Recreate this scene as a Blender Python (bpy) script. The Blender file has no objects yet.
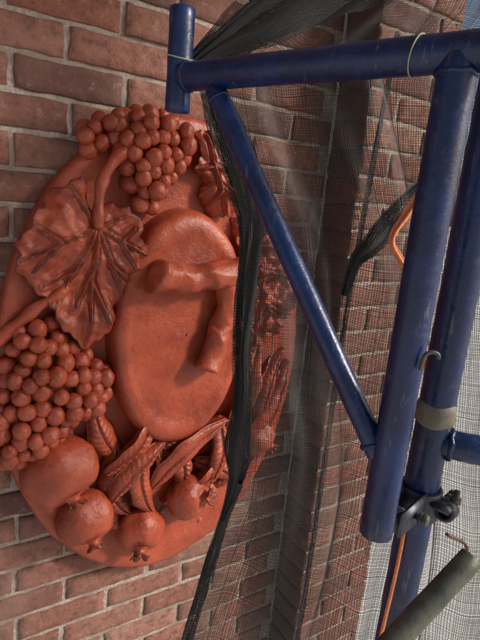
import bpy, bmesh, math, random
import numpy as np
from mathutils import Vector, Matrix, noise
random.seed(7)
sc=bpy.context.scene
sc.view_settings.view_transform='Standard'
try: sc.view_settings.look='None'
except Exception: pass
sc.view_settings.exposure=0
MM=0.001
# ---------------------------------------------------------------- helpers
def empty(name):
    e=bpy.data.objects.new(name,None); sc.collection.objects.link(e); e.empty_display_size=.05; return e
def mesh_obj(name,verts,faces,mat,parent=None,smooth=True):
    me=bpy.data.meshes.new(name); me.from_pydata([tuple(v) for v in verts],[],faces); me.update()
    if smooth:
        for p in me.polygons: p.use_smooth=True
    if mat: me.materials.append(mat)
    ob=bpy.data.objects.new(name,me); sc.collection.objects.link(ob)
    if parent: ob.parent=parent
    return ob
class MB:
    def __init__(s): s.v=[];s.f=[]
    def add(s,v,f):
        o=len(s.v); s.v+= [Vector(x) for x in v]; s.f+=[tuple(i+o for i in q) for q in f]
def frame(d):
    d=d.normalized(); a=Vector((0,0,1)) if abs(d.z)<.9 else Vector((1,0,0))
    x=d.cross(a).normalized(); return x,x.cross(d).normalized()
def smooth_path(pts,n=8):
    pts=[Vector(p) for p in pts]; out=[]
    P=[pts[0]*2-pts[1]]+pts+[pts[-1]*2-pts[-2]]
    for i in range(1,len(P)-2):
        for k in range(n):
            t=k/n; a,b,c,d=P[i-1],P[i],P[i+1],P[i+2]
            out.append(.5*((2*b)+(c-a)*t+(2*a-5*b+4*c-d)*t*t+(3*b-a-3*c+d)*t**3))
    out.append(pts[-1]); return out
def sweep(mb,pts,rad,seg=24,cap=True):
    pts=[Vector(p) for p in pts]; n=len(pts)
    if not callable(rad): r0=rad; rad=lambda t:r0
    vs=[];fs=[]; x,y=frame(pts[1]-pts[0])
    for i,p in enumerate(pts):
        d=(pts[min(i+1,n-1)]-pts[max(i-1,0)]).normalized()
        x=(x-d*x.dot(d)).normalized(); y=d.cross(x)
        r=rad(i/(n-1))
        for k in range(seg):
            a=2*math.pi*k/seg; vs.append(p+x*r*math.cos(a)+y*r*math.sin(a))
    for i in range(n-1):
        for k in range(seg):
            fs.append((i*seg+k,i*seg+(k+1)%seg,(i+1)*seg+(k+1)%seg,(i+1)*seg+k))
    if cap:
        fs.append(tuple(range(seg))[::-1]); fs.append(tuple((n-1)*seg+k for k in range(seg)))
    mb.add(vs,fs)
def pipe(mb,a,b,r,wall=.0035,seg=40):
    """hollow tube with real open ends, very slightly dented"""
    a=Vector(a);b=Vector(b);d=(b-a).normalized();x,y=frame(d);L=(b-a).length
    e=.0012; so=a.x*31
    nseg=max(10,int(L/.02))
    prof=[(0.03,r-wall),(0,r-wall),(0,r-e),(e,r)]+[(L*t/nseg,r) for t in range(1,nseg)]+[(L-e,r),(L,r-e),(L,r-wall),(L-.03,r-wall)]
    vs=[];fs=[]
    for (h,rr) in prof:
        for k in range(seg):
            t=2*math.pi*k/seg; q=a+d*h+x*rr*math.cos(t)+y*rr*math.sin(t)
            q+=(x*math.cos(t)+y*math.sin(t))*.0007*nz(q,38,so); vs.append(q)
    n=len(prof)
    for i in range(n-1):
        for k in range(seg): fs.append((i*seg+k,i*seg+(k+1)%seg,(i+1)*seg+(k+1)%seg,(i+1)*seg+k))
    fs.append(tuple(range(seg))[::-1]); fs.append(tuple((n-1)*seg+k for k in range(seg)))
    mb.add(vs,fs)
def box(mb,c,sx,sy,sz,X=Vector((1,0,0)),Y=Vector((0,1,0)),Z=Vector((0,0,1)),bev=.002):
    bm=bmesh.new(); bmesh.ops.create_cube(bm,size=1)
    for v in bm.verts: v.co=Vector((v.co.x*sx,v.co.y*sy,v.co.z*sz))
    bmesh.ops.bevel(bm,geom=bm.edges[:],offset=bev,segments=2,affect='EDGES')
    bm.verts.index_update()
    mb.add([Vector(c)+X*v.co.x+Y*v.co.y+Z*v.co.z for v in bm.verts],[[v.index for v in f.verts] for f in bm.faces]); bm.free()
ICO={}
def ico(sub):
    if sub not in ICO:
        bm=bmesh.new(); bmesh.ops.create_icosphere(bm,subdivisions=sub,radius=1); bm.verts.index_update()
        ICO[sub]=([v.co.copy() for v in bm.verts],[[v.index for v in f.verts] for f in bm.faces]); bm.free()
    return ICO[sub]
def nz(p,s=1.0,o=0): return noise.noise(Vector(p)*s+Vector((o,o*1.7,o*.3)))
def W(x,z,h): return Vector((x,-h,z))
# ---------------------------------------------------------------- materials
def newmat(name):
    m=bpy.data.materials.new(name); m.use_nodes=True; nt=m.node_tree; b=nt.nodes["Principled BSDF"]; return m,nt,b
def ramp(nt,src,stops):
    r=nt.nodes.new('ShaderNodeValToRGB'); e=r.color_ramp.elements
    e[0].position,e[0].color=stops[0][0],(*stops[0][1],1)
    e[1].position,e[1].color=stops[-1][0],(*stops[-1][1],1)
    for p,c in stops[1:-1]:
        q=e.new(p); q.color=(*c,1)
    nt.links.new(src,r.inputs[0]); return r
def g(v): return (v,v,v)
def mixc(nt,fac,a,b,mode='MIX'):
    m=nt.nodes.new('ShaderNodeMix'); m.data_type='RGBA'; m.blend_type=mode
    for s,i in ((fac,0),(a,6),(b,7)):
        if isinstance(s,(int,float)): m.inputs[i].default_value=s
        elif isinstance(s,tuple): m.inputs[i].default_value=(*s,1)
        else: nt.links.new(s,m.inputs[i])
    return m.outputs[2]
def noisen(nt,scale,detail=4,rough=.6,sx=None):
    tc=nt.nodes.new('ShaderNodeTexCoord'); n=nt.nodes.new('ShaderNodeTexNoise')
    n.inputs['Scale'].default_value=scale;n.inputs['Detail'].default_value=detail;n.inputs['Roughness'].default_value=rough
    src=tc.outputs['Object']
    if sx:
        mp=nt.nodes.new('ShaderNodeMapping'); mp.inputs['Scale'].default_value=sx; nt.links.new(src,mp.inputs[0]); src=mp.outputs[0]
    nt.links.new(src,n.inputs['Vector']); return n.outputs['Fac']
def bumps(nt,b,lst):
    prev=None
    for src,st,dist in lst:
        bp=nt.nodes.new('ShaderNodeBump'); bp.inputs['Strength'].default_value=st; bp.inputs['Distance'].default_value=dist
        nt.links.new(src,bp.inputs['Height'])
        if prev: nt.links.new(prev.outputs[0],bp.inputs['Normal'])
        prev=bp
    nt.links.new(prev.outputs[0],b.inputs['Normal'])
TERRA,nt,b=newmat("terracotta")
n1=noisen(nt,11,2); n2=noisen(nt,95,5,.68)
c1=ramp(nt,n1,[(.3,(.215,.031,.013)),(.5,(.31,.049,.020)),(.72,(.39,.074,.032))]).outputs[0]
dust=ramp(nt,n2,[(.57,g(0)),(.76,g(.35))]).outputs[0]
c2=mixc(nt,dust,c1,(.45,.15,.085))
dk=ramp(nt,n2,[(.27,g(.55)),(.45,g(0))]).outputs[0]
c3=mixc(nt,dk,c2,(.13,.021,.010))
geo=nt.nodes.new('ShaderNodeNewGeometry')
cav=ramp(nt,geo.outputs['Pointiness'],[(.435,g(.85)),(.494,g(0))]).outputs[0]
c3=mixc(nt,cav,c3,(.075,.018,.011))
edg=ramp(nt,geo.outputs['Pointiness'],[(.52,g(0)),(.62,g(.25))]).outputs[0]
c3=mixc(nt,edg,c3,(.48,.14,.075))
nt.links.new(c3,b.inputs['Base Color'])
rr=ramp(nt,n2,[(.3,g(.26)),(.7,g(.50))]).outputs[0]; nt.links.new(rr,b.inputs['Roughness'])
b.inputs['Specular IOR Level'].default_value=.5
bumps(nt,b,[(n2,.5,.004)])
def brickmat(name,shade=0.0):
    m,nt,b=newmat(name)
    geo=nt.nodes.new('ShaderNodeNewGeometry')
    r1=ramp(nt,geo.outputs['Random Per Island'],[(0,(.10,.044,.036)),(.2,(.20,.080,.057)),(.45,(.25,.106,.074)),(.62,(.150,.060,.045)),(.8,(.23,.082,.056)),(1,(.285,.142,.102))]).outputs[0]
    n1=noisen(nt,42,5,.74); n0=noisen(nt,5,1)
    c=mixc(nt,ramp(nt,n1,[(.33,g(.85)),(.52,g(0))]).outputs[0],r1,(.085,.038,.030))
    c=mixc(nt,ramp(nt,n1,[(.56,g(0)),(.70,g(.5))]).outputs[0],c,(.35,.245,.195))
    c=mixc(nt,ramp(nt,n0,[(.45,g(0)),(.75,g(.3))]).outputs[0],c,(.36,.245,.195))
    if shade: c=mixc(nt,shade,c,(.04,.032,.028))  # mixes painted shade into the brick colour
    nt.links.new(c,b.inputs['Base Color']); b.inputs['Roughness'].default_value=.85
    bumps(nt,b,[(n1,.9,.005)]); return m
BRICK=brickmat("brick"); BRICKD=brickmat("brick_shaded",.6)  # second copy has the shade of the pier return put into its colour
def mortarmat(name,a,c_,st):
    m,nt,b=newmat(name); n1=noisen(nt,150,2,.7); n0=noisen(nt,12,2)
    c=ramp(nt,n1,[(.3,a),(.7,c_)]).outputs[0]
    c=mixc(nt,ramp(nt,n0,[(.42,g(0)),(.62,g(.8))]).outputs[0],c,st)
    nt.links.new(c,b.inputs['Base Color']); b.inputs['Roughness'].default_value=.95; bumps(nt,b,[(n1,.8,.003)]); return m
MORTAR=mortarmat("mortar",(.27,.22,.185),(.47,.405,.345),(.22,.16,.13))
MORTARD=mortarmat("mortar_shaded",(.09,.08,.07),(.16,.14,.12),(.08,.065,.06))  # mortar copy darkened in colour as shade on the pier return
BLUE,nt,b=newmat("blue_paint"); n1=noisen(nt,14,2,.65); n3=noisen(nt,50,5,.78)
sc1=noisen(nt,70,3,.8,(1,1,.15))
c=ramp(nt,n1,[(.3,(.003,.009,.044)),(.55,(.005,.018,.085)),(.78,(.011,.034,.135))]).outputs[0]
sp=ramp(nt,n3,[(.54,g(0)),(.68,g(.45))]).outputs[0]; c=mixc(nt,sp,c,(.05,.065,.10))
scr=ramp(nt,sc1,[(.64,g(0)),(.69,g(.55))]).outputs[0]; c=mixc(nt,scr,c,(.12,.13,.16))
chip=ramp(nt,n3,[(.685,g(0)),(.70,g(.95))]).outputs[0]; c=mixc(nt,chip,c,(.13,.075,.045))
nt.links.new(c,b.inputs['Base Color'])
nt.links.new(ramp(nt,n3,[(.3,g(.15)),(.7,g(.48))]).outputs[0],b.inputs['Roughness'])
bumps(nt,b,[(n3,.35,.0025)])
def steel(name,a,bc,metal,ro):
    m,nt,b=newmat(name); n1=noisen(nt,30,2,.7); n2=noisen(nt,150,3,.7)
    c=ramp(nt,n1,[(.3,a),(.7,bc)]).outputs[0]; c=mixc(nt,ramp(nt,n2,[(.55,g(0)),(.68,g(.7))]).outputs[0],c,(.10,.06,.035))
    nt.links.new(c,b.inputs['Base Color']); b.inputs['Metallic'].default_value=metal; b.inputs['Roughness'].default_value=ro
    bumps(nt,b,[(n2,.5,.001)]); return m
GALV=steel("galvanised_steel",(.055,.062,.050),(.145,.145,.115),.4,.5)
WORN=steel("worn_blue_steel",(.010,.014,.035),(.06,.065,.08),.2,.4)
COLLAR=steel("worn_collar_paint",(.09,.078,.058),(.19,.17,.13),.0,.6)
def plain(name,col,ro,sc_=40,var=.25,metal=0,bump=True):
    m,nt,b=newmat(name)
    if bump:
        n=noisen(nt,sc_,3)
        c=ramp(nt,n,[(.3,tuple(x*(1-var) for x in col)),(.7,tuple(min(1,x*(1+var)) for x in col))]).outputs[0]
        nt.links.new(c,b.inputs['Base Color']); bumps(nt,b,[(n,.3,.002)])
    else:
        n=noisen(nt,sc_,0); c=ramp(nt,n,[(.3,tuple(x*(1-var) for x in col)),(.7,tuple(min(1,x*(1+var)) for x in col))]).outputs[0]; nt.links.new(c,b.inputs['Base Color'])
    b.inputs['Roughness'].default_value=ro; b.inputs['Metallic'].default_value=metal
    return m
NET=plain("netting_thread",(.020,.020,.020),.6,8,.3,0,False)
NETD=plain("netting_hem_thread",(.012,.012,.012),.7,8,.3,0,False)
ORANGE=plain("orange_rope",(.70,.22,.08),.6,200)
TWINE=plain("pale_twine",(.33,.34,.25),.8,300)
CONC=plain("concrete",(.70,.67,.61),.9,3,.10)
PLANK=plain("timber_plank",(.33,.23,.14),.8,12,.3)
# ---------------------------------------------------------------- brick wall
CO=.0677; BL=.203; J=.0095
def brick(mb,c,u,v,nrm,lu,lv,dep):
    nu,nv=10,4; e=.003; vs=[];fs=[]
    us=[-lu/2,-lu/2+e]+[(-lu/2+e)+(lu-2*e)*i/nu for i in range(1,nu)]+[lu/2-e,lu/2]
    vv=[-lv/2,-lv/2+e]+[(-lv/2+e)+(lv-2*e)*i/nv for i in range(1,nv)]+[lv/2-e,lv/2]
    tilt=(random.uniform(-.0018,.0018),random.uniform(-.0012,.0012)); off=random.uniform(-.002,.002)
    nU,nV=len(us),len(vv); so=random.random()*50
    for j,b_ in enumerate(vv):
        for i,a in enumerate(us):
            edge=(i in(0,nU-1)) or (j in (0,nV-1))
            p=c+u*a+v*b_
            h=off+tilt[0]*a/lu*2+tilt[1]*b_/lv*2+.0014*nz(p,45,so)
            j1=.0036*nz(p,60,so+3)+.0014*nz(p,150,so); j2=.0036*nz(p,60,so+9)+.0014*nz(p,150,so+4)
            if edge: h-=.0042
            vs.append(p+nrm*h+u*j1+v*j2)
    for j in range(nV-1):
        for i in range(nU-1): fs.append((j*nU+i,j*nU+i+1,(j+1)*nU+i+1,(j+1)*nU+i))
    ring=[i for i in range(nU)]+[j*nU+nU-1 for j in range(1,nV)]+[(nV-1)*nU+i for i in range(nU-2,-1,-1)]+[j*nU for j in range(nV-2,0,-1)]
    o=len(vs)
    for r in ring: vs.append(vs[r]-nrm*dep)
    m=len(ring)
    for k in range(m): fs.append((ring[k],o+k,o+(k+1)%m,ring[(k+1)%m]))
    mb.add(vs,fs)
X,Y,Z=Vector((1,0,0)),Vector((0,1,0)),Vector((0,0,1))
ZOFF=.2605
def course_z(i): return ZOFF+i*CO
PX0,PX1,PY=.917,1.21,-.12
wall=empty("brick_wall"); mb=MB()
for i in range(-42,20):
    z=course_z(i); x=-1.4+(i%2)*(BL+J)/2*1.0-.045+random.uniform(-.006,.006)
    while x<PX0+.02:
        x0=x;x1=x+BL
        if x1>PX0-.001: x1=PX0-.001
        if x1-x0>.03: brick(mb,Vector(((x0+x1)/2,0,z+random.uniform(-.0008,.0008))),X,Z,-Y,x1-x0,CO-J,.02)
        x+=BL+J
ob=mesh_obj("bricks",mb.v,mb.f,BRICK,wall)
zt,zb=course_z(20),course_z(-42)-.04
mesh_obj("mortar",[(-1.45,.0048,zb),(PX0,.0048,zb),(PX0,.0048,zt),(-1.45,.0048,zt)],[(0,1,2,3)],MORTAR,wall,False)
pier=empty("brick_pier"); mb=MB(); mr=MB()
for i in range(-42,20):
    z=course_z(i)
    xs=[(PX0+.002,PX0+(BL if i%2 else .0965))]
    x=xs[0][1]+J
    while x<PX1-.02: xs.append((x,min(x+BL,PX1))); x+=BL+J
    for k,(a,b_) in enumerate(xs):
        if b_-a>.02: brick(mb,Vector(((a+b_)/2,PY,z)),X,Z,-Y,b_-a,CO-J,.02)
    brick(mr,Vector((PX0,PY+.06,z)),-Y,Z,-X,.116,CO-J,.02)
    brick(mb,Vector((PX1,PY+.09,z)),Y,Z,X,.178,CO-J,.02)
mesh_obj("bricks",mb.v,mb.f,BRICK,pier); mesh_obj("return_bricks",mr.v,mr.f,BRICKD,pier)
m=.0048
mesh_obj("mortar",[(PX0+m,PY+m,zb),(PX1-m,PY+m,zb),(PX1-m,.4,zb),(PX0+m,PY+m,zt),(PX1-m,PY+m,zt),(PX1-m,.4,zt)],
 [(0,1,4,3),(1,2,5,4)],MORTAR,pier,False)
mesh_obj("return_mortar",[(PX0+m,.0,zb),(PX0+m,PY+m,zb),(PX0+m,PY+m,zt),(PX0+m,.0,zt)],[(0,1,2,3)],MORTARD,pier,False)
# ---------------------------------------------------------------- medallion
med=empty("terracotta_medallion")
cx,cz,A,B=.478,-.38,.37,.545
ox,oz,OA,OB=.492,-.30,.166,.275
seg=192
prof=[(1.0,0.0),(1.0,.012),(1.004,.026),(1.0,.036),(.992,.043),(.975,.047),(.95,.047),(.9,.044),(.8,.038),(.7,.034),(.6,.032),(.5,.031),(.4,.031),(.2,.031),(.02,.031)]
vs=[];fs=[]
for (s,h) in prof:
    for k in range(seg):
        t=2*math.pi*k/seg; x=cx+A*s*math.cos(t); z=cz+B*s*math.sin(t)
        p=Vector((x,0,z)); hh=h+(.005*nz(p,9)+.003*nz(p,30) if h>.02 else 0); vs.append(W(x+.003*nz(p,12,3),z+.003*nz(p,12,5),hh))
for i in range(len(prof)-1):
    for k in range(seg): fs.append((i*seg+k,i*seg+(k+1)%seg,(i+1)*seg+(k+1)%seg,(i+1)*seg+k))
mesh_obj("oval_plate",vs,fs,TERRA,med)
prof=[(1.10,.02),(1.06,.032),(1.03,.038),(1.012,.044),(1.003,.056),(.995,.070),(.98,.084),(.95,.094),(.91,.099),(.86,.1005),(.82,.1000),(.78,.0975),(.74,.0965),(.6,.097),(.5,.098),(.4,.099),(.3,.1),(.2,.101),(.1,.101),(.01,.101)]
vs=[];fs=[]
for (s,h) in prof:
    for k in range(seg):
        t=2*math.pi*k/seg; x=ox+OA*s*math.cos(t); z=oz+OB*s*math.sin(t)
        vs.append(W(x,z,h-.014+.004*nz((x,0,z),11,4)+.0015*nz((x,0,z),40,4)))
for i in range(len(prof)-1):
    for k in range(seg): fs.append((i*seg+k,i*seg+(k+1)%seg,(i+1)*seg+(k+1)%seg,(i+1)*seg+k))
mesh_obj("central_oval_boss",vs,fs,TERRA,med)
def inpoly(x,y,P):
    r=False;j=len(P)-1
    for i in range(len(P)):
        if (P[i][1]>y)!=(P[j][1]>y) and x<(P[j][0]-P[i][0])*(y-P[i][1])/(P[j][1]-P[i][1])+P[i][0]: r=not r
        j=i
    return r
def dseg(px,py,a,b_):
    ax,ay=a;bx,by=b_; dx,dy=bx-ax,by-ay; L=dx*dx+dy*dy
    t=max(0,min(1,((px-ax)*dx+(py-ay)*dy)/L)) if L else 0
    return math.hypot(px-ax-t*dx,py-ay-t*dy),t
def pdist(x,y,P): return min(dseg(x,y,P[i],P[(i+1)%len(P)])[0] for i in range(len(P)))
def mmp(s): return [tuple(float(c)*MM for c in q.split(',')) for q in s.split()]
def grapes(name,P,r,h0,hmax,parent,seed=1):
    random.seed(seed); xs=[p[0] for p in P];ys=[p[1] for p in P]; pts=[]
    cx_,cy_=sum(xs)/len(xs),sum(ys)/len(ys); D=max(pdist(cx_,cy_,P),r)
    tries=0
    while tries<14000:
        tries+=1
        x=random.uniform(min(xs),max(xs)); y=random.uniform(min(ys),max(ys))
        if not inpoly(x,y,P): continue
        d=pdist(x,y,P); rr=r*random.uniform(.86,1.14)
        t=min(1,d/D); h=h0+(hmax-h0)*math.sqrt(1-(1-t)**2)+random.uniform(-.008,.008)
        if all((x-a)**2+(y-b_)**2+(h-c)**2>((rr+q)*.74)**2 for a,b_,c,q in pts): pts.append((x,y,h,rr))
    mb=MB(); V,F=ico(4)
    for (x,z,h,rr) in pts:
        so=random.random()*30
        c=W(x,z,h); q=(random.uniform(.92,1.06),random.uniform(.95,1.05),random.uniform(.95,1.12))
        tip=Vector((random.uniform(-.6,.6),-1,random.uniform(-.9,.1))).normalized()
        out=[]
        for v in V:
            k=1+.07*nz(v,1.6,so)+.025*nz(v,5,so); la=v.dot(tip)
            if la>.95: k+=(.05 if la<.982 else -.04)
            out.append(c+Vector((v.x*q[0],v.y*q[1],v.z*q[2]))*rr*k)
        mb.add(out,F)
    vs=[];fs=[]
    for ring in range(9):
        s=1-ring/8
        for k in range(len(P)*4):
            a=P[k//4];b_=P[(k//4+1)%len(P)];t=(k%4)/4; x=a[0]+(b_[0]-a[0])*t;y=a[1]+(b_[1]-a[1])*t
            s2=s*.9; x=cx_+(x-cx_)*s2; y=cy_+(y-cy_)*s2
            vs.append(W(x,y,(.02 if ring==0 else h0-.012+(hmax-h0)*math.sqrt(max(0,1-s*s))*.85)))
    m_=len(P)*4
    for i in range(8):
        for k in range(m_): fs.append((i*m_+k,i*m_+(k+1)%m_,(i+1)*m_+(k+1)%m_,(i+1)*m_+k))
    mb.add(vs,fs)
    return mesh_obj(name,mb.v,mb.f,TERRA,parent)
PF=mmp("312,125 383,160 471,145 484,95 460,49 428,15 412,-28 376,-30 355,14 333,49 325,76")
PF2=mmp("258,95 285,128 331,142 345,96 294,75 268,68")
PG=mmp("150,-268 205,-262 228,-300 275,-338 318,-372 328,-424 303,-462 255,-474 222,-515 173,-552 112,-552 92,-487 108,-428 118,-378 125,-338 130,-299")
grapes("grape_cluster_upper",PF,.0172,.05,.092,med,3)
grapes("grape_cluster_upper_tail",PF2,.016,.045,.06,med,5)
grapes("grape_cluster_lower",PG,.0178,.05,.102,med,8)
def lobed_leaf(name,outline,center,veins,h0,parent,skirt=.03,ridge=.008,wave=.012,seed=0,serr=.004,vw=.006,curl=.0,teeth=46,tent=.45):
    P=outline; pts=[]
    per=sum(math.dist(P[i],P[(i+1)%len(P)]) for i in range(len(P))); st=per/340
    for i in range(len(P)):
        a,b_=P[i],P[(i+1)%len(P)]; n=max(1,int(math.dist(a,b_)/st))
        for k in range(n):
            t=k/n; pts.append((a[0]+(b_[0]-a[0])*t,a[1]+(b_[1]-a[1])*t))
    for _ in range(3):
        pts=[((pts[i-1][0]+2*pts[i][0]+pts[(i+1)%len(pts)][0])/4,(pts[i-1][1]+2*pts[i][1]+pts[(i+1)%len(pts)][1])/4) for i in range(len(pts))]
    m_=len(pts); R_=44; vs=[];fs=[]
    def H(x,z,s,k):
        d=9
        for a,b_ in veins:
            q,t=dseg(x,z,a,b_); q/= (1-.6*t); d=min(d,q)
        h=h0+ridge*.7*math.exp(-(d/vw)**2)+tent*ridge*(1-min(1,d/.03)**2)
        h+=wave*nz((x,0,z),13,seed)+wave*.22*nz((x,0,z),60,seed+3)
        h-=ridge*.5*math.exp(-((d-vw*1.9)/(vw*.7))**2)
        h-=curl*s**5*(.6+1.2*nz((x,0,z),20,seed+7))
        return h
    for r in range(R_+1):
        s=1-r/R_
        for k,(x,z) in enumerate(pts):
            dx,dz=x-center[0],z-center[1]; L=math.hypot(dx,dz) or 1
            tooth=serr*(abs(((k/m_*teeth)%1)-.5)*2-.5)*s**8*(1+.6*nz((x,0,z),40,2))
            xx=center[0]+dx*s+dx/L*tooth; zz=center[1]+dz*s+dz/L*tooth
            vs.append(W(xx,zz,H(xx,zz,s,k)))
    o=len(vs)
    for off,dh in ((.0005,-.003),(-.002,-.008),(-.010,-.016)):
        for k,(x,z) in enumerate(pts):
            v=vs[k]; dx,dz=x-center[0],z-center[1]; L=math.hypot(dx,dz) or 1
            vs.append(Vector((v.x+dx/L*off,v.y-dh,v.z+dz/L*off)))
    for k,(x,z) in enumerate(pts):
        v=vs[o+2*m_+k]; vs.append(Vector((v.x,-skirt,v.z)))
    for i in range(R_):
        for k in range(m_): fs.append((i*m_+k,i*m_+(k+1)%m_,(i+1)*m_+(k+1)%m_,(i+1)*m_+k))
    for k in range(m_): fs.append((o+k,o+(k+1)%m_,(k+1)%m_,k))
    for i in range(3):
        for k in range(m_): fs.append((o+(i+1)*m_+k,o+(i+1)*m_+(k+1)%m_,o+i*m_+(k+1)%m_,o+i*m_+k))
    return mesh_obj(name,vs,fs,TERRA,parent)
LD=mmp("288,-62 305,-25 347,-32 378,-58 368,-92 400,-108 392,-135 402,-158 374,-168 382,-200 358,-222 326,-236 338,-271 309,-290 269,-327 246,-290 218,-268 208,-236 192,-210 175,-200 160,-174 138,-157 147,-129 140,-108 160,-85 172,-70 168,-52 190,-40 198,-12 226,-2 246,20 266,0 270,-24")
vb=(.287,-.072)
LV=[(vb,(.270,-.310)),(vb,(.150,-.140)),(vb,(.235,.0)),(vb,(.392,-.125)),(vb,(.350,-.225)),(vb,(.205,-.240)),(vb,(.352,-.045)),
    ((.28,-.16),(.245,-.235)),((.279,-.18),(.315,-.265)),((.22,-.105),(.170,-.165)),((.22,-.105),(.175,-.075)),((.335,-.098),(.37,-.155)),((.335,-.098),(.36,-.07)),((.315,-.145),(.365,-.185)),((.245,-.16),(.19,-.19))]
lobed_leaf("vine_leaf_large",LD,(.275,-.14),LV,.084,med,wave=.026,ridge=.010,seed=2,curl=.030,vw=.0034,serr=.007,teeth=38,skirt=.045)
LJ=mmp("490,135 530,142 575,112 606,75 612,20 600,-34 550,-38 520,8 530,40 497,58 510,90")
lobed_leaf("vine_leaf_upper",LJ,(.56,.045),[((.52,.13),(.58,-.03)),((.545,.07),(.6,.06)),((.545,.07),(.505,.06)),((.56,.03),(.6,.0)),((.56,.02),(.53,-.02))],.062,med,wave=.02,seed=9,curl=.014,vw=.004,ridge=.010,serr=.005,teeth=26)
LK=mmp("610,-40 650,-20 694,-45 720,-80 765,-95 775,-140 806,-175 790,-215 812,-262 780,-290 775,-330 722,-352 690,-330 660,-365 640,-300 668,-250 640,-200 660,-150 625,-110")
lobed_leaf("vine_leaf_side",LK,(.715,-.2),[((.64,-.06),(.74,-.33)),((.68,-.16),(.79,-.17)),((.66,-.1),(.75,-.1)),((.70,-.22),(.66,-.34)),((.71,-.24),(.8,-.27)),((.68,-.17),(.65,-.19))],.068,med,wave=.06,seed=14,curl=.025,vw=.005,ridge=.014,serr=.007,teeth=34)
def blade(mb,base,tip,w,h0,h1,bend=0,arch=.022,twist=0,seed=0):
    nU,nV=34,12; b0=Vector((base[0],base[1]));t0=Vector((tip[0],tip[1]));d=t0-b0;L=d.length;n=Vector((-d.y,d.x))/L
    vs=[];fs=[]
    rnd=random.Random(seed); cup=rnd.uniform(-.016,.010); tw=rnd.uniform(-.45,.45); ph=rnd.uniform(0,6)
    for i in range(nU+1):
        u=i/nU; c=b0+d*u+n*bend*math.sin(math.pi*u)
        ww=w*(math.sin(math.pi*min(1,(u**.85)*.95+.03))**.8)*(1+.08*math.sin(u*19+ph))+.0008
        hc=h0+(h1-h0)*u+arch*math.sin(math.pi*u)
        for j in range(-nV,nV+1):
            v=j/nV
            p=c+n*v*ww
            h=hc+cup*(abs(v)**1.5)-.009*math.exp(-(v/.10)**2)+tw*v*ww*math.sin(u*3)+.0026*math.cos((u*L/.015-abs(v)*1.3)*6.28)*min(1,abs(v)*3)*(1-abs(v)**4)-.010*abs(v)**5+.006*nz((p.x,0,p.y),22,seed)
            vs.append(W(p.x,p.y,h))
    m_=2*nV+1
    o=len(vs)
    for i in range(nU+1):
        for s in (0,m_-1):
            v=vs[i*m_+s]; vs.append(Vector((v.x,v.y+.008,v.z))+ (vs[i*m_+nV]-v)*.15)
            vs.append(Vector((v.x,min(-.02,v.y+.035),v.z))+ (vs[i*m_+nV]-v)*.6)
    for i in range(nU):
        for j in range(m_-1): a=i*m_+j; fs.append((a,a+1,a+m_+1,a+m_))
        for s,e in ((0,0),(m_-1,2)):
            a=i*m_+s;b_=a+m_; q=o+i*4+e; r=q+4
            fs.append((a,b_,r,q)); fs.append((q,r,r+1,q+1))
    mb.add(vs,fs)
mb=MB()
def B_(a,b_,w,h0,h1,bend=0,arch=.018,seed=0): blade(mb,(a[0]*MM,a[1]*MM),(b_[0]*MM,b_[1]*MM),w,h0,h1,bend,arch,0,seed)
B_((365,-600),(296,-445),.030,.05,.060,.016,seed=1)
B_((325,-620),(438,-490),.030,.066,.064,-.014,.022,seed=2)
B_((330,-700),(470,-560),.027,.074,.074,.018,.024,seed=3)
B_((398,-575),(452,-765),.029,.084,.066,-.02,.022,seed=4)
B_((430,-685),(632,-535),.031,.072,.074,.026,.026,seed=5)
B_((475,-745),(665,-612),.026,.062,.062,-.018,.022,seed=6)
B_((618,-530),(588,-712),.030,.054,.078,.016,.022,seed=7)
B_((350,-555),(312,-700),.026,.06,.052,.014,seed=8)
B_((330,-640),(395,-752),.024,.05,.06,-.012,seed=9)
B_((500,-590),(520,-720),.026,.054,.05,.012,seed=10)
B_((440,-590),(560,-570),.024,.05,.05,.014,seed=23)
B_((480,-660),(470,-570),.022,.056,.05,.01,seed=24)
B_((560,-650),(690,-735),.026,.05,.05,.012,seed=11)
B_((650,-670),(818,-400),.036,.052,.060,-.034,.026,seed=13)
B_((735,-570),(800,-365),.027,.07,.05,.018,.022,seed=14)
B_((680,-540),(716,-350),.028,.06,.05,.012,.022,seed=15)
B_((700,-730),(800,-600),.026,.04,.04,.012,seed=16)
B_((640,-610),(680,-430),.028,.052,.055,-.014,seed=17)
B_((620,-750),(765,-700),.024,.04,.04,.012,seed=18)
B_((250,-560),(180,-500),.024,.05,.06,.012,seed=19)
B_((640,-600),(705,-700),.026,.052,.05,.012,seed=20)
mesh_obj("long_leaves",mb.v,mb.f,TERRA,med)
vs=[];fs=[]; nA=150
for i in range(nA+1):
    t=math.radians(188+ (372-188)*i/nA)
    for j in range(25):
        s=.60+.37*j/24; x=cx+A*s*math.cos(t); z=cz+B*s*math.sin(t)
        e=max(0,math.sin(math.pi*j/24)); h=.026+.008*e**.6+.022*nz((x,0,z),26,6)*e+.014*nz((x,0,z),60,6)*e; vs.append(W(x,z,h))
for i in range(nA):
    for j in range(24): a=i*25+j; fs.append((a,a+1,a+26,a+25))
mesh_obj("swag_ground",vs,fs,TERRA,med)
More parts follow.
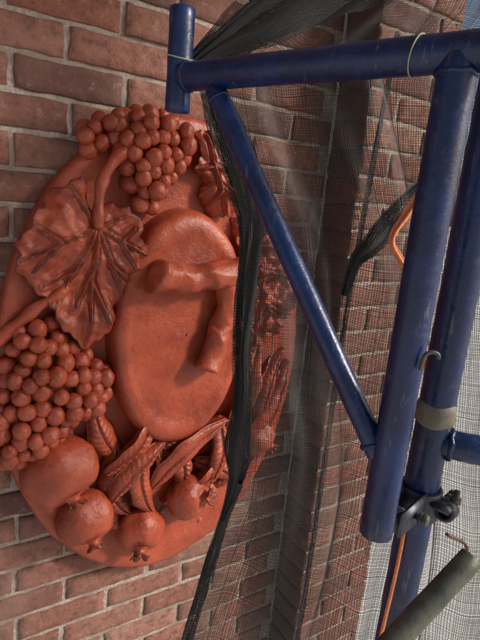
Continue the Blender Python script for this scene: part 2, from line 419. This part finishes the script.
def pomegranate(name,c,r,axis,flat=.8,seed=0,crown=.34,long_=1.0):
    mb=MB(); V,F=ico(5); ax=Vector(axis).normalized(); x_,y_=frame(ax); c=Vector(c)
    out=[]
    for v in V:
        la=v.dot(ax); ph=math.atan2(v.dot(y_),v.dot(x_))
        k=1+.045*math.cos(5*ph+seed)*(1-la*la)+.06*nz(v,1.5,seed)+.016*nz(v,6,seed)
        if la>.75: k-= (la-.75)*.5
        p=v*k*r; p=p+ax*(v.dot(ax)*(long_-1)*r)
        p.y*=flat; out.append(c+p)
    mb.add(out,F)
    base=c+Vector((ax.x,ax.y*flat,ax.z))*r*.82; n=60; pr=[]
    for i,(hh,rad) in enumerate([(0,1.15),(.18,.80),(.45,.66),(.75,.80),(1.0,1.05),(1.0,.86),(.7,.6),(.4,.45),(.2,.2)]):
        for k in range(n):
            a=2*math.pi*k/n; tooth=(abs(math.cos(2.5*a+seed))**.7)
            h=hh*r*crown*1.1; rd=rad*r*crown
            if i in (4,5): h*= .62+.6*tooth; rd*=.75+.45*tooth
            q=base+ax*h+x_*rd*math.cos(a)+y_*rd*math.sin(a); q+=Vector((1,1,1))*.0015*nz(q,80); pr.append(q)
    fs=[]
    for i in range(8):
        for k in range(n): fs.append((i*n+k,i*n+(k+1)%n,(i+1)*n+(k+1)%n,(i+1)*n+k))
    fs.append(tuple(8*n+k for k in range(n))); mb.add(pr,fs)
    return mesh_obj(name,mb.v,mb.f,TERRA,med)
pomegranate("pomegranate_1",W(.226,-.592,.062),.078,(.30,-.62,-.72),.85,1,.25)
pomegranate("pomegranate_2",W(.284,-.722,.062),.064,(.15,-.62,-.75),.85,2,.28)
pomegranate("pomegranate_3",W(.417,-.795,.06),.057,(-.25,-.75,-.6),.85,3,.34)
pomegranate("pomegranate_4",W(.538,-.735,.066),.056,(.6,-.75,.25),.85,4,.34)
pomegranate("pomegranate_5",W(.745,-.612,.056),.050,(.5,-.6,-.4),.85,5,.3)
mb=MB()
def stem(pts,r0,r1):
    sm=smooth_path([W(*p) for p in pts],10)
    out=[p+Vector((nz(p,30)*.004,nz(p,30,4)*.004,nz(p,30,8)*.004)) for p in sm]
    sweep(mb,out,lambda t:(r0+(r1-r0)*t)*(1+.15*math.sin(t*23)),18)
stem([(.330,.135,.05),(.350,.097,.070),(.318,.056,.082),(.293,.016,.084),(.287,-.031,.088),(.288,-.075,.088)],.0135,.010)
stem([(.347,.09,.066),(.365,.11,.06),(.40,.12,.06)],.011,.01)
stem([(.06,-.345,.045),(.098,-.312,.055),(.133,-.275,.06),(.168,-.241,.064),(.205,-.215,.072),(.235,-.19,.07)],.014,.010)
mesh_obj("stems",mb.v,mb.f,TERRA,med)
mb=MB()
def bar(pts,rf,seed=0):
    tmp=MB(); sm=smooth_path([W(*p) for p in pts],12); sweep(tmp,sm,rf,32)
    mb.add([v+Vector((nz(v,20,seed),nz(v,20,seed+5),nz(v,20,seed+9)))*.010+Vector((nz(v,60,seed),nz(v,60,seed+5),nz(v,60,seed+9)))*.003 for v in tmp.v],tmp.f)
def endr(r,bulb0=0,bulb1=0):
    def fn(t):
        e=1.0
        if t<.08: e=math.sqrt(max(0.0004,1-(1-t/.08)**2))
        if t>.92: e=math.sqrt(max(0.0004,1-(1-(1-t)/.08)**2))
        return r*(1+bulb0*math.exp(-(t/.14)**2)+bulb1*math.exp(-((1-t)/.14)**2))*e
    return fn
bar([(.390,-.155,.108),(.43,-.168,.108),(.50,-.166,.108),(.575,-.155,.108),(.640,-.150,.100)],endr(.031,.35,.1),2)
bar([(.568,-.150,.108),(.580,-.205,.108),(.572,-.27,.108),(.552,-.33,.108),(.540,-.385,.104)],endr(.026,-.1,.35),7)
mesh_obj("crossed_bars",mb.v,mb.f,TERRA,med)
# ---------------------------------------------------------------- scaffold bracket
br=empty("scaffold_bracket")
LEG=Vector((.477,-.690,0)); END=Vector((.331,-.322,.170)); dirB=(Vector((LEG.x,LEG.y,.170))-END).normalized()
R1=.0205
mb=MB(); pipe(mb,(LEG.x,LEG.y,.168),(LEG.x,LEG.y,-.398),R1); mesh_obj("upright_tube",mb.v,mb.f,BLUE,br)
mb=MB(); pipe(mb,END+dirB*.008,END+dirB*.62,R1*.98); mesh_obj("top_tube",mb.v,mb.f,BLUE,br)
mb=MB(); pipe(mb,(END.x,END.y,.262),(END.x,END.y,.122),.0185); mesh_obj("end_spigot",mb.v,mb.f,BLUE,br)
mb=MB(); da=Vector((.357,-.388,.150)); db=Vector((.472,-.678,-.292)); pipe(mb,da,db,.0145); mesh_obj("diagonal_brace",mb.v,mb.f,BLUE,br)
def weld(c,axis,r,t=.0035,seed=0):
    axis=Vector(axis).normalized(); x,y=frame(axis); n=90
    vs=[];fs=[]
    for k in range(n):
        a=2*math.pi*k/n; rr=r+.0006*math.sin(k*2.6); rad=(x*math.cos(a)+y*math.sin(a)); cc=Vector(c)+rad*rr+axis*.002*nz(rad,2,seed)
        for q in range(8):
            b_=2*math.pi*q/8; tt=t*(1+.12*math.sin(k*2.1+seed)); vs.append(cc+rad*tt*math.cos(b_)*.8+axis*tt*math.sin(b_))
    for k in range(n):
        for q in range(8): fs.append((k*8+q,k*8+(q+1)%8,((k+1)%n)*8+(q+1)%8,((k+1)%n)*8+q))
    mb.add(vs,fs)
mb=MB()
weld(END+dirB*.019,dirB,R1*.94,.003); weld(Vector((LEG.x,LEG.y,.149)),(0,0,1),R1*.98,.003)
weld(da+(db-da)*.03,(db-da),.0142,.0025); weld(db-(db-da)*.03,(db-da),.0146,.003)
mesh_obj("welds",mb.v,mb.f,BLUE,br)
mb=MB(); x_,y_=frame(dirB)
pts=[]; c0=END+dirB*.352
for i in range(41):
    a=2*math.pi*i/40; pts.append(c0+(x_*math.cos(a)+y_*math.sin(a))*(R1+.0006)+dirB*.004*math.sin(a))
sweep(mb,pts,.0009,8)
mesh_obj("twine_tie",mb.v,mb.f,TWINE,br)
mb=MB(); pts=[]
for i in range(51):
    a=2*math.pi*i/40; pts.append(Vector((END.x,END.y,.196+.006*math.sin(a)+i*.00005))+Vector((math.cos(a),math.sin(a),0))*.0192)
sweep(mb,pts,.001,8); mesh_obj("weld_glint_ring",mb.v,mb.f,TWINE,br)  # pale ring standing in for the highlight on the spigot weld
mb=MB(); s=Vector((.8466,-.5242,.0914))
hk=Vector((.474,-.716,-.150))
hp=[hk+s*(-.002)+Z*(-.016),hk+s*(-.001)+Z*(-.004),hk+s*.002+Z*.003,hk+s*.009+Z*.005,hk+s*.015+Z*.002,hk+s*.016-Z*.003]
sweep(mb,smooth_path(hp,8),.0026,12); mesh_obj("hook_pin",mb.v,mb.f,GALV,br)
# ---------------------------------------------------------------- scaffold standard
st=empty("scaffold_standard"); PL=Vector((.602,-.658,0))
mb=MB(); pipe(mb,(PL.x,PL.y,1.9),(PL.x,PL.y,-2.2),.0245); mesh_obj("pole",mb.v,mb.f,BLUE,st)
mb=MB()
def collar(c,r,h):
    prof=[(-h/2,.9),(-h/2+.002,1.0),(-h/2+.006,1.03),(h*.1,1.04),(h/2-.004,1.0),(h/2,.9)]
    vs=[];fs=[];n=48
    for hh,k in prof:
        for i in range(n):
            a=2*math.pi*i/n; vs.append(Vector(c)+Vector((math.cos(a)*r*k,math.sin(a)*r*k,hh+.0015*math.sin(3*a))))
    for j in range(len(prof)-1):
        for i in range(n): fs.append((j*n+i,j*n+(i+1)%n,(j+1)*n+(i+1)%n,(j+1)*n+i))
    mb.add(vs,fs)
collar((PL.x,PL.y,-.262),.0262,.034)
mesh_obj("collar",mb.v,mb.f,COLLAR,st)
mb=MB(); ld=Vector((.62,-.75,-.0)).normalized(); pipe(mb,Vector((PL.x,PL.y,-.305))+ld*.01,Vector((PL.x,PL.y,-.305))+ld*.9,.0205); mesh_obj("ledger",mb.v,mb.f,BLUE,st)
mb=MB(); weld(Vector((PL.x,PL.y,-.305))+ld*.026,ld,.0205,.004); mesh_obj("weld",mb.v,mb.f,BLUE,st)
# ---------------------------------------------------------------- coupler
cp=empty("scaffold_coupler"); mb=MB()
cA=Vector((PL.x,PL.y,-.400))
def strap(c,r,w,a0,a1,t=.006,ax=Z,x=X,y=Y):
    n=28; vs=[];fs=[]
    for i in range(n+1):
        a=a0+(a1-a0)*i/n; d=x*math.cos(a)+y*math.sin(a)
        for (rr,hh) in ((r,-w/2),(r+t*.8,-w/2),(r+t,-w/2+.002),(r+t,w/2-.002),(r+t*.8,w/2),(r,w/2)): vs.append(c+d*rr+ax*hh)
    for i in range(n):
        for k in range(6): fs.append((i*6+k,i*6+(k+1)%6,(i+1)*6+(k+1)%6,(i+1)*6+k))
    fs.append(tuple(range(6))); fs.append(tuple(n*6+k for k in range(6))[::-1]); mb.add(vs,fs)
strap(cA,.0250,.045,0,2*math.pi)
cL=Vector((LEG.x,LEG.y,-.385))
cm=(cA*1.15+cL*.85)/2
dx=(Vector((cA.x,cA.y,0))-Vector((cL.x,cL.y,0))).normalized(); dy=Z.cross(dx)
box(mb,cm-dy*.016,.085,.007,.036,dx,dy,Z); box(mb,cm+dy*.016,.085,.007,.036,dx,dy,Z)
box(mb,cm-dx*.030,.006,.034,.040,dx,dy,Z)
strap(cA-dy*.038+dx*.006,.010,.020,0,2*math.pi,.006,dx,dy,Z)
box(mb,cA-dy*.036+dx*.016,.030,.022,.010,dx,dy,Z); box(mb,cA-dy*.038-dx*.012+Z*.012,.022,.026,.008,dx,dy,Z)
mesh_obj("clamp_body",mb.v,mb.f,WORN,cp)
mb=MB()
def bolt(c,ax,L,r=.0045,nut=.0085):
    ax=Vector(ax).normalized(); c=Vector(c); sweep(mb,[c,c+ax*L],r,16)
    x,y=frame(ax)
    for h in (.004,L*.55):
        vs=[]
        for hh,k in ((0,.92),(.001,1),(.007,1),(.008,.92)):
            for i in range(6): a=math.pi/3*i; vs.append(c+ax*(h+hh)+(x*math.cos(a)+y*math.sin(a))*nut*k)
        fs=[(j*6+i,j*6+(i+1)%6,(j+1)*6+(i+1)%6,(j+1)*6+i) for j in range(3) for i in range(6)]+[tuple(range(6))[::-1],tuple(18+i for i in range(6))]
        mb.add(vs,fs)
bolt(cA-dy*.045+dx*.018-Z*.012,Z,.040); bolt(cm-dy*.020,-dy,.016); bolt(cA-dy*.03+dx*.03,dx,.035)
mesh_obj("bolts",mb.v,mb.f,GALV,cp)
mb=MB(); wp=[Vector((.50,-.770,-.352)),Vector((.53,-.78,-.372)),Vector((.515,-.785,-.405)),Vector((.485,-.785,-.415)),Vector((.468,-.78,-.44)),Vector((.475,-.775,-.47))]
sweep(mb,smooth_path(wp,10),.0020,10); mesh_obj("wire_loop",mb.v,mb.f,plain("rusty_wire",(.10,.05,.03),.7),cp)
gt=empty("galvanised_scaffold_tube"); mb=MB(); a=Vector((.467,-.819,-.339));b2=Vector((.373,-.806,-.421)); d=(b2-a).normalized()
pipe(mb,a-d*.004,b2+d*.5,.0120); mesh_obj("tube",mb.v,mb.f,GALV,gt)
# ---------------------------------------------------------------- netting: real woven threads laid on a draped surface
net=empty("debris_netting")
def threads(name,G,LU,LV,pitch,tw,mat,parent,seed=0,irr=.35,jit=.14):
    """G: coarse surface grid (nv+1,nu+1,3); threads every `pitch` metres both ways, `tw` wide"""
    G=np.asarray(G,dtype=float); nv,nu=G.shape[0]-1,G.shape[1]-1
    rng=np.random.default_rng(seed)
    def samp(U,V):
        U=np.clip(U,0,1)*nu; V=np.clip(V,0,1)*nv
        i=np.minimum(U.astype(int),nu-1); j=np.minimum(V.astype(int),nv-1); a=(U-i)[...,None]; b=(V-j)[...,None]
        return (G[j,i]*(1-a)+G[j,i+1]*a)*(1-b)+(G[j+1,i]*(1-a)+G[j+1,i+1]*a)*b
    NU=max(3,int(LU/pitch)); NV=max(3,int(LV/pitch))
    VV=[];FF=[];off=0
    uu=np.linspace(0,1,NU+1); vv=np.linspace(0,1,NV+1)
    def wob(n,m):
        k=np.linspace(0,1,m); a=np.zeros((n,m)); r=np.linspace(0,1,n)[:,None]
        for f in (3,7,17,41):
            a+=np.sin(2*np.pi*(k[None,:]*f*rng.uniform(.7,1.3)+r*f*rng.uniform(.5,1.5)+rng.random()))/f**.4
        return a*irr*.5+rng.normal(0,jit,(n,1))
    def put(P,side,n,m):
        nonlocal off
        A_=P+side;B_2=P-side
        V=np.stack([A_,B_2],axis=2).reshape(-1,3)
        idx=np.arange(n*m).reshape(n,m)*2+off
        a=idx[:,:-1].ravel(); b=idx[:,1:].ravel()
        FF.append(np.stack([a,b,b+1,a+1],axis=1)); VV.append(V); off+=len(V)
    U0=uu[:,None]+wob(NU+1,NV+1)*pitch/LU; V0=np.broadcast_to(vv[None,:],U0.shape)
    P=samp(U0,V0); Q=samp(U0+.02/LU,V0); s_=Q-P; s_/= (np.linalg.norm(s_,axis=2,keepdims=True)+1e-9); put(P,s_*tw/2,NU+1,NV+1)
    V0=vv[:,None]+wob(NV+1,NU+1)*pitch/LV; U0=np.broadcast_to(uu[None,:],V0.shape)
    P=samp(U0,V0); Q=samp(U0,V0-.01/LV); s_=P-Q; s_/= (np.linalg.norm(s_,axis=2,keepdims=True)+1e-9); P=P+np.array([0,.0004,0]); put(P,s_*tw/2,NV+1,NU+1)
    V=np.concatenate(VV); F=np.concatenate(FF)
    me=bpy.data.meshes.new(name); me.vertices.add(len(V)); me.vertices.foreach_set("co",V.astype(np.float32).ravel())
    me.loops.add(len(F)*4); me.loops.foreach_set("vertex_index",F.astype(np.int32).ravel())
    me.polygons.add(len(F)); me.polygons.foreach_set("loop_start",(np.arange(len(F))*4).astype(np.int32)); me.update(calc_edges=True)
    me.materials.append(mat); ob=bpy.data.objects.new(name,me); sc.collection.objects.link(ob); ob.parent=parent
    return ob
def interp(keys,z):
    keys=sorted(keys,key=lambda k:k[0])
    if z<=keys[0][0]: return Vector(keys[0][1])
    for (z0,p0),(z1,p1) in zip(keys,keys[1:]):
        if z<=z1: return Vector(p0).lerp(Vector(p1),(z-z0)/(z1-z0))
    return Vector(keys[-1][1])
left=[(.60,(.70,-.40)),(.33,(.55,-.345)),(.22,(.40,-.27)),(.10,(.405,-.322)),(.03,(.42,-.35)),(-.02,(.435,-.365)),(-.10,(.440,-.383)),(-.3,(.425,-.418)),(-.385,(.432,-.434)),(-.49,(.423,-.442)),(-.6,(.385,-.45)),(-.73,(.350,-.455)),(-1.3,(.30,-.47))]
right=[(.6,(.98,-.56)),(-.15,(.96,-.69)),(-.64,(.93,-.82)),(-1.3,(.9,-.9))]
nu,nv=130,140; G=np.zeros((nv+1,nu+1,3))
for j in range(nv+1):
    z=.56-1.62*j/nv
    l=interp(left,z); r=interp(right,z)
    for i in range(nu+1):
        u=i/nu; p=l.lerp(r,u); amp=min(1,u*8)*.6+.4*min(1,u*2)
        wv=.020*math.sin(u*21+z*2.2+1.2*math.sin(z*3))+.011*math.sin(u*47+z*5+2*math.sin(z*4))+.03*nz((u*4,z*1.6,0),1,3)+.014*nz((u*15,z*6,0),1,8)
        q=p+Vector((-.25,-1)).normalized()*wv*amp
        G[j,i]=(q.x,q.y,z+.01*nz((u*5,z*2,3),1))
threads("net_sheet",G,.64,1.62,.0027,.00088,NET,net,1,.5)
def band(name,path,widths,parent,mat,layers=3,seed=0,depth=.012,wdir=Vector((.8466,-.5242,.0914)),fold=1.0,pitch=.0030,tw=.0013,solid=False):
    sm=smooth_path(path,14); n=len(sm)
    LW=(1,.9,.75,.55,.4)
    for L in range(layers):
        m_=24; acc=0; G=np.zeros((n,m_+1,3))
        for i,p in enumerate(sm):
            if i: acc+=(sm[i]-sm[i-1]).length
            t=i/(n-1)*(len(widths)-1); k=min(int(t),len(widths)-2); w=widths[k]+(widths[k+1]-widths[k])*(t-k)
            w*= LW[L]
            tang=(sm[min(i+1,n-1)]-sm[max(i-1,0)]).normalized(); fwd=Vector((.53,.816,-.229))
            x_=tang.cross(fwd).normalized()
            if x_.dot(wdir)<0: x_=-x_
            ww=w*(1+.30*nz((acc*9,L*7,seed),1))
            for j in range(m_+1):
                s_=j/m_-.5
                dd=depth*(math.sin(s_*(3+1.5*L)*fold+acc*7+L*2+seed)+.5*nz((s_*2,acc*7,L*5+seed),1))+L*.003
                G[i,j]=p+x_*(s_*ww+.12*w*nz((acc*8,L*4,seed+5),1))+fwd*dd+tang*(s_*ww*(.35-.3*L))
        if solid:
            vs=[Vector(v) for v in G.reshape(-1,3)]; fs=[(i*(m_+1)+j,i*(m_+1)+j+1,(i+1)*(m_+1)+j+1,(i+1)*(m_+1)+j) for i in range(n-1) for j in range(m_)]
            mesh_obj(name,vs,fs,mat,parent)
        else: threads(name+("_%d"%(L+1)),G,max(widths)*LW[L]*1.05,acc,pitch,tw,mat,parent,seed+L*3,.3,.05)
V3=lambda s:[Vector([float(c)*MM for c in q.split(',')]) for q in s.split()]
band("hem_fold",V3("410,-280,175 428,-311,109 441,-345,45 451,-368,-19 446,-380,-85 441,-387,-160 434,-418,-300 428,-427,-384 424,-440,-450 405,-438,-520"),[.044,.058,.058,.052,.040,.034,.032,.034,.040,.022,.008],net,NETD,4,1,.009,fold=1.5)
band("hem_tail",V3("424,-440,-450 413,-440,-503 385,-445,-590 350,-450,-730 320,-460,-900"),[.026,.018,.018,.020,.024],net,NETD,3,4,.005)
band("top_fold",V3("358,-262,172 385,-268,212 450,-300,268 520,-335,318 620,-380,380"),[.010,.042,.080,.10,.12],net,NETD,4,9,.012,fold=1.5)
band("slack_fold",V3("690,-500,60 634,-500,3 612,-500,-25 590,-500,-50 575,-490,-75 570,-480,-130"),[.02,.03,.035,.03,.02,.01],net,NETD,3,14,.006)
band("inner_seam",V3("760,-330,330 735,-340,100 712,-352,-150 690,-370,-420 670,-390,-700 655,-400,-950"),[.010,.011,.009,.010,.011,.010],net,NETD,2,17,.003)
ro=empty("orange_rope"); mb=MB()
P=V3("660,-560,90 634,-556,50 603,-552,3 582,-550,-35 597,-565,-69 613,-590,-117 616,-615,-190 601,-640,-300 572,-665,-464 534,-685,-611 500,-700,-800")
sweep(mb,smooth_path(P,12),.0028,10); mesh_obj("rope",mb.v,mb.f,ORANGE,ro)
band("strap",V3("650,-556,78 630,-552,45 603,-548,3 584,-546,-32 595,-560,-62 612,-588,-112"),[.010,.012,.012,.009,.012,.010],ro,ORANGE,1,3,.001,solid=True)
# ---------------------------------------------------------------- setting
GZ=-3.0
mesh_obj("ground",[(-300,-300,GZ),(300,-300,GZ),(300,300,GZ),(-300,300,GZ)],[(0,1,2,3)],CONC,None,False)
dk_=empty("shading_boards"); mb=MB()  # unseen boards added overhead to shade the upper wall
for k in range(4): box(mb,Vector((-.6,-.22-k*.235,.98)),3.6,.225,.038,bev=.003)
mesh_obj("boards",mb.v,mb.f,PLANK,dk_,False)
# ---------------------------------------------------------------- light
w=bpy.data.worlds.new("World"); sc.world=w; w.use_nodes=True; nt=w.node_tree; bg=nt.nodes['Background']
sk=nt.nodes.new('ShaderNodeTexSky'); sk.sky_type='NISHITA'; sk.sun_disc=False
sd=Vector((.64,-.58,.50)).normalized(); el=math.asin(sd.z); az=math.atan2(sd.x,sd.y)
sk.sun_elevation=el; sk.sun_rotation=az; sk.air_density=1.0; sk.dust_density=4.0
nt.links.new(sk.outputs[0],bg.inputs[0]); bg.inputs[1].default_value=.12
sl=bpy.data.lights.new("sun","SUN"); sl.energy=3.3; sl.angle=math.radians(8); sl.color=(1,.95,.88)
so=bpy.data.objects.new("sun",sl); sc.collection.objects.link(so); so.rotation_euler=sd.to_track_quat('Z','Y').to_euler()
# ---------------------------------------------------------------- camera
cd=bpy.data.cameras.new("camera"); co=bpy.data.objects.new("camera",cd); sc.collection.objects.link(co)
cd.sensor_fit='VERTICAL'; cd.sensor_height=32; cd.lens=25; cd.clip_start=.02; cd.clip_end=1000
Rv=Vector((.84666,-.52423,.09144)); Uv=Vector((.04518,.24202,.96922)); Fv=Vector((.53022,.81647,-.22859))
M=Matrix((Rv,Uv,-Fv)).transposed().to_4x4(); M.translation=Vector((0,-1.058,0)); co.matrix_world=M
sc.camera=co
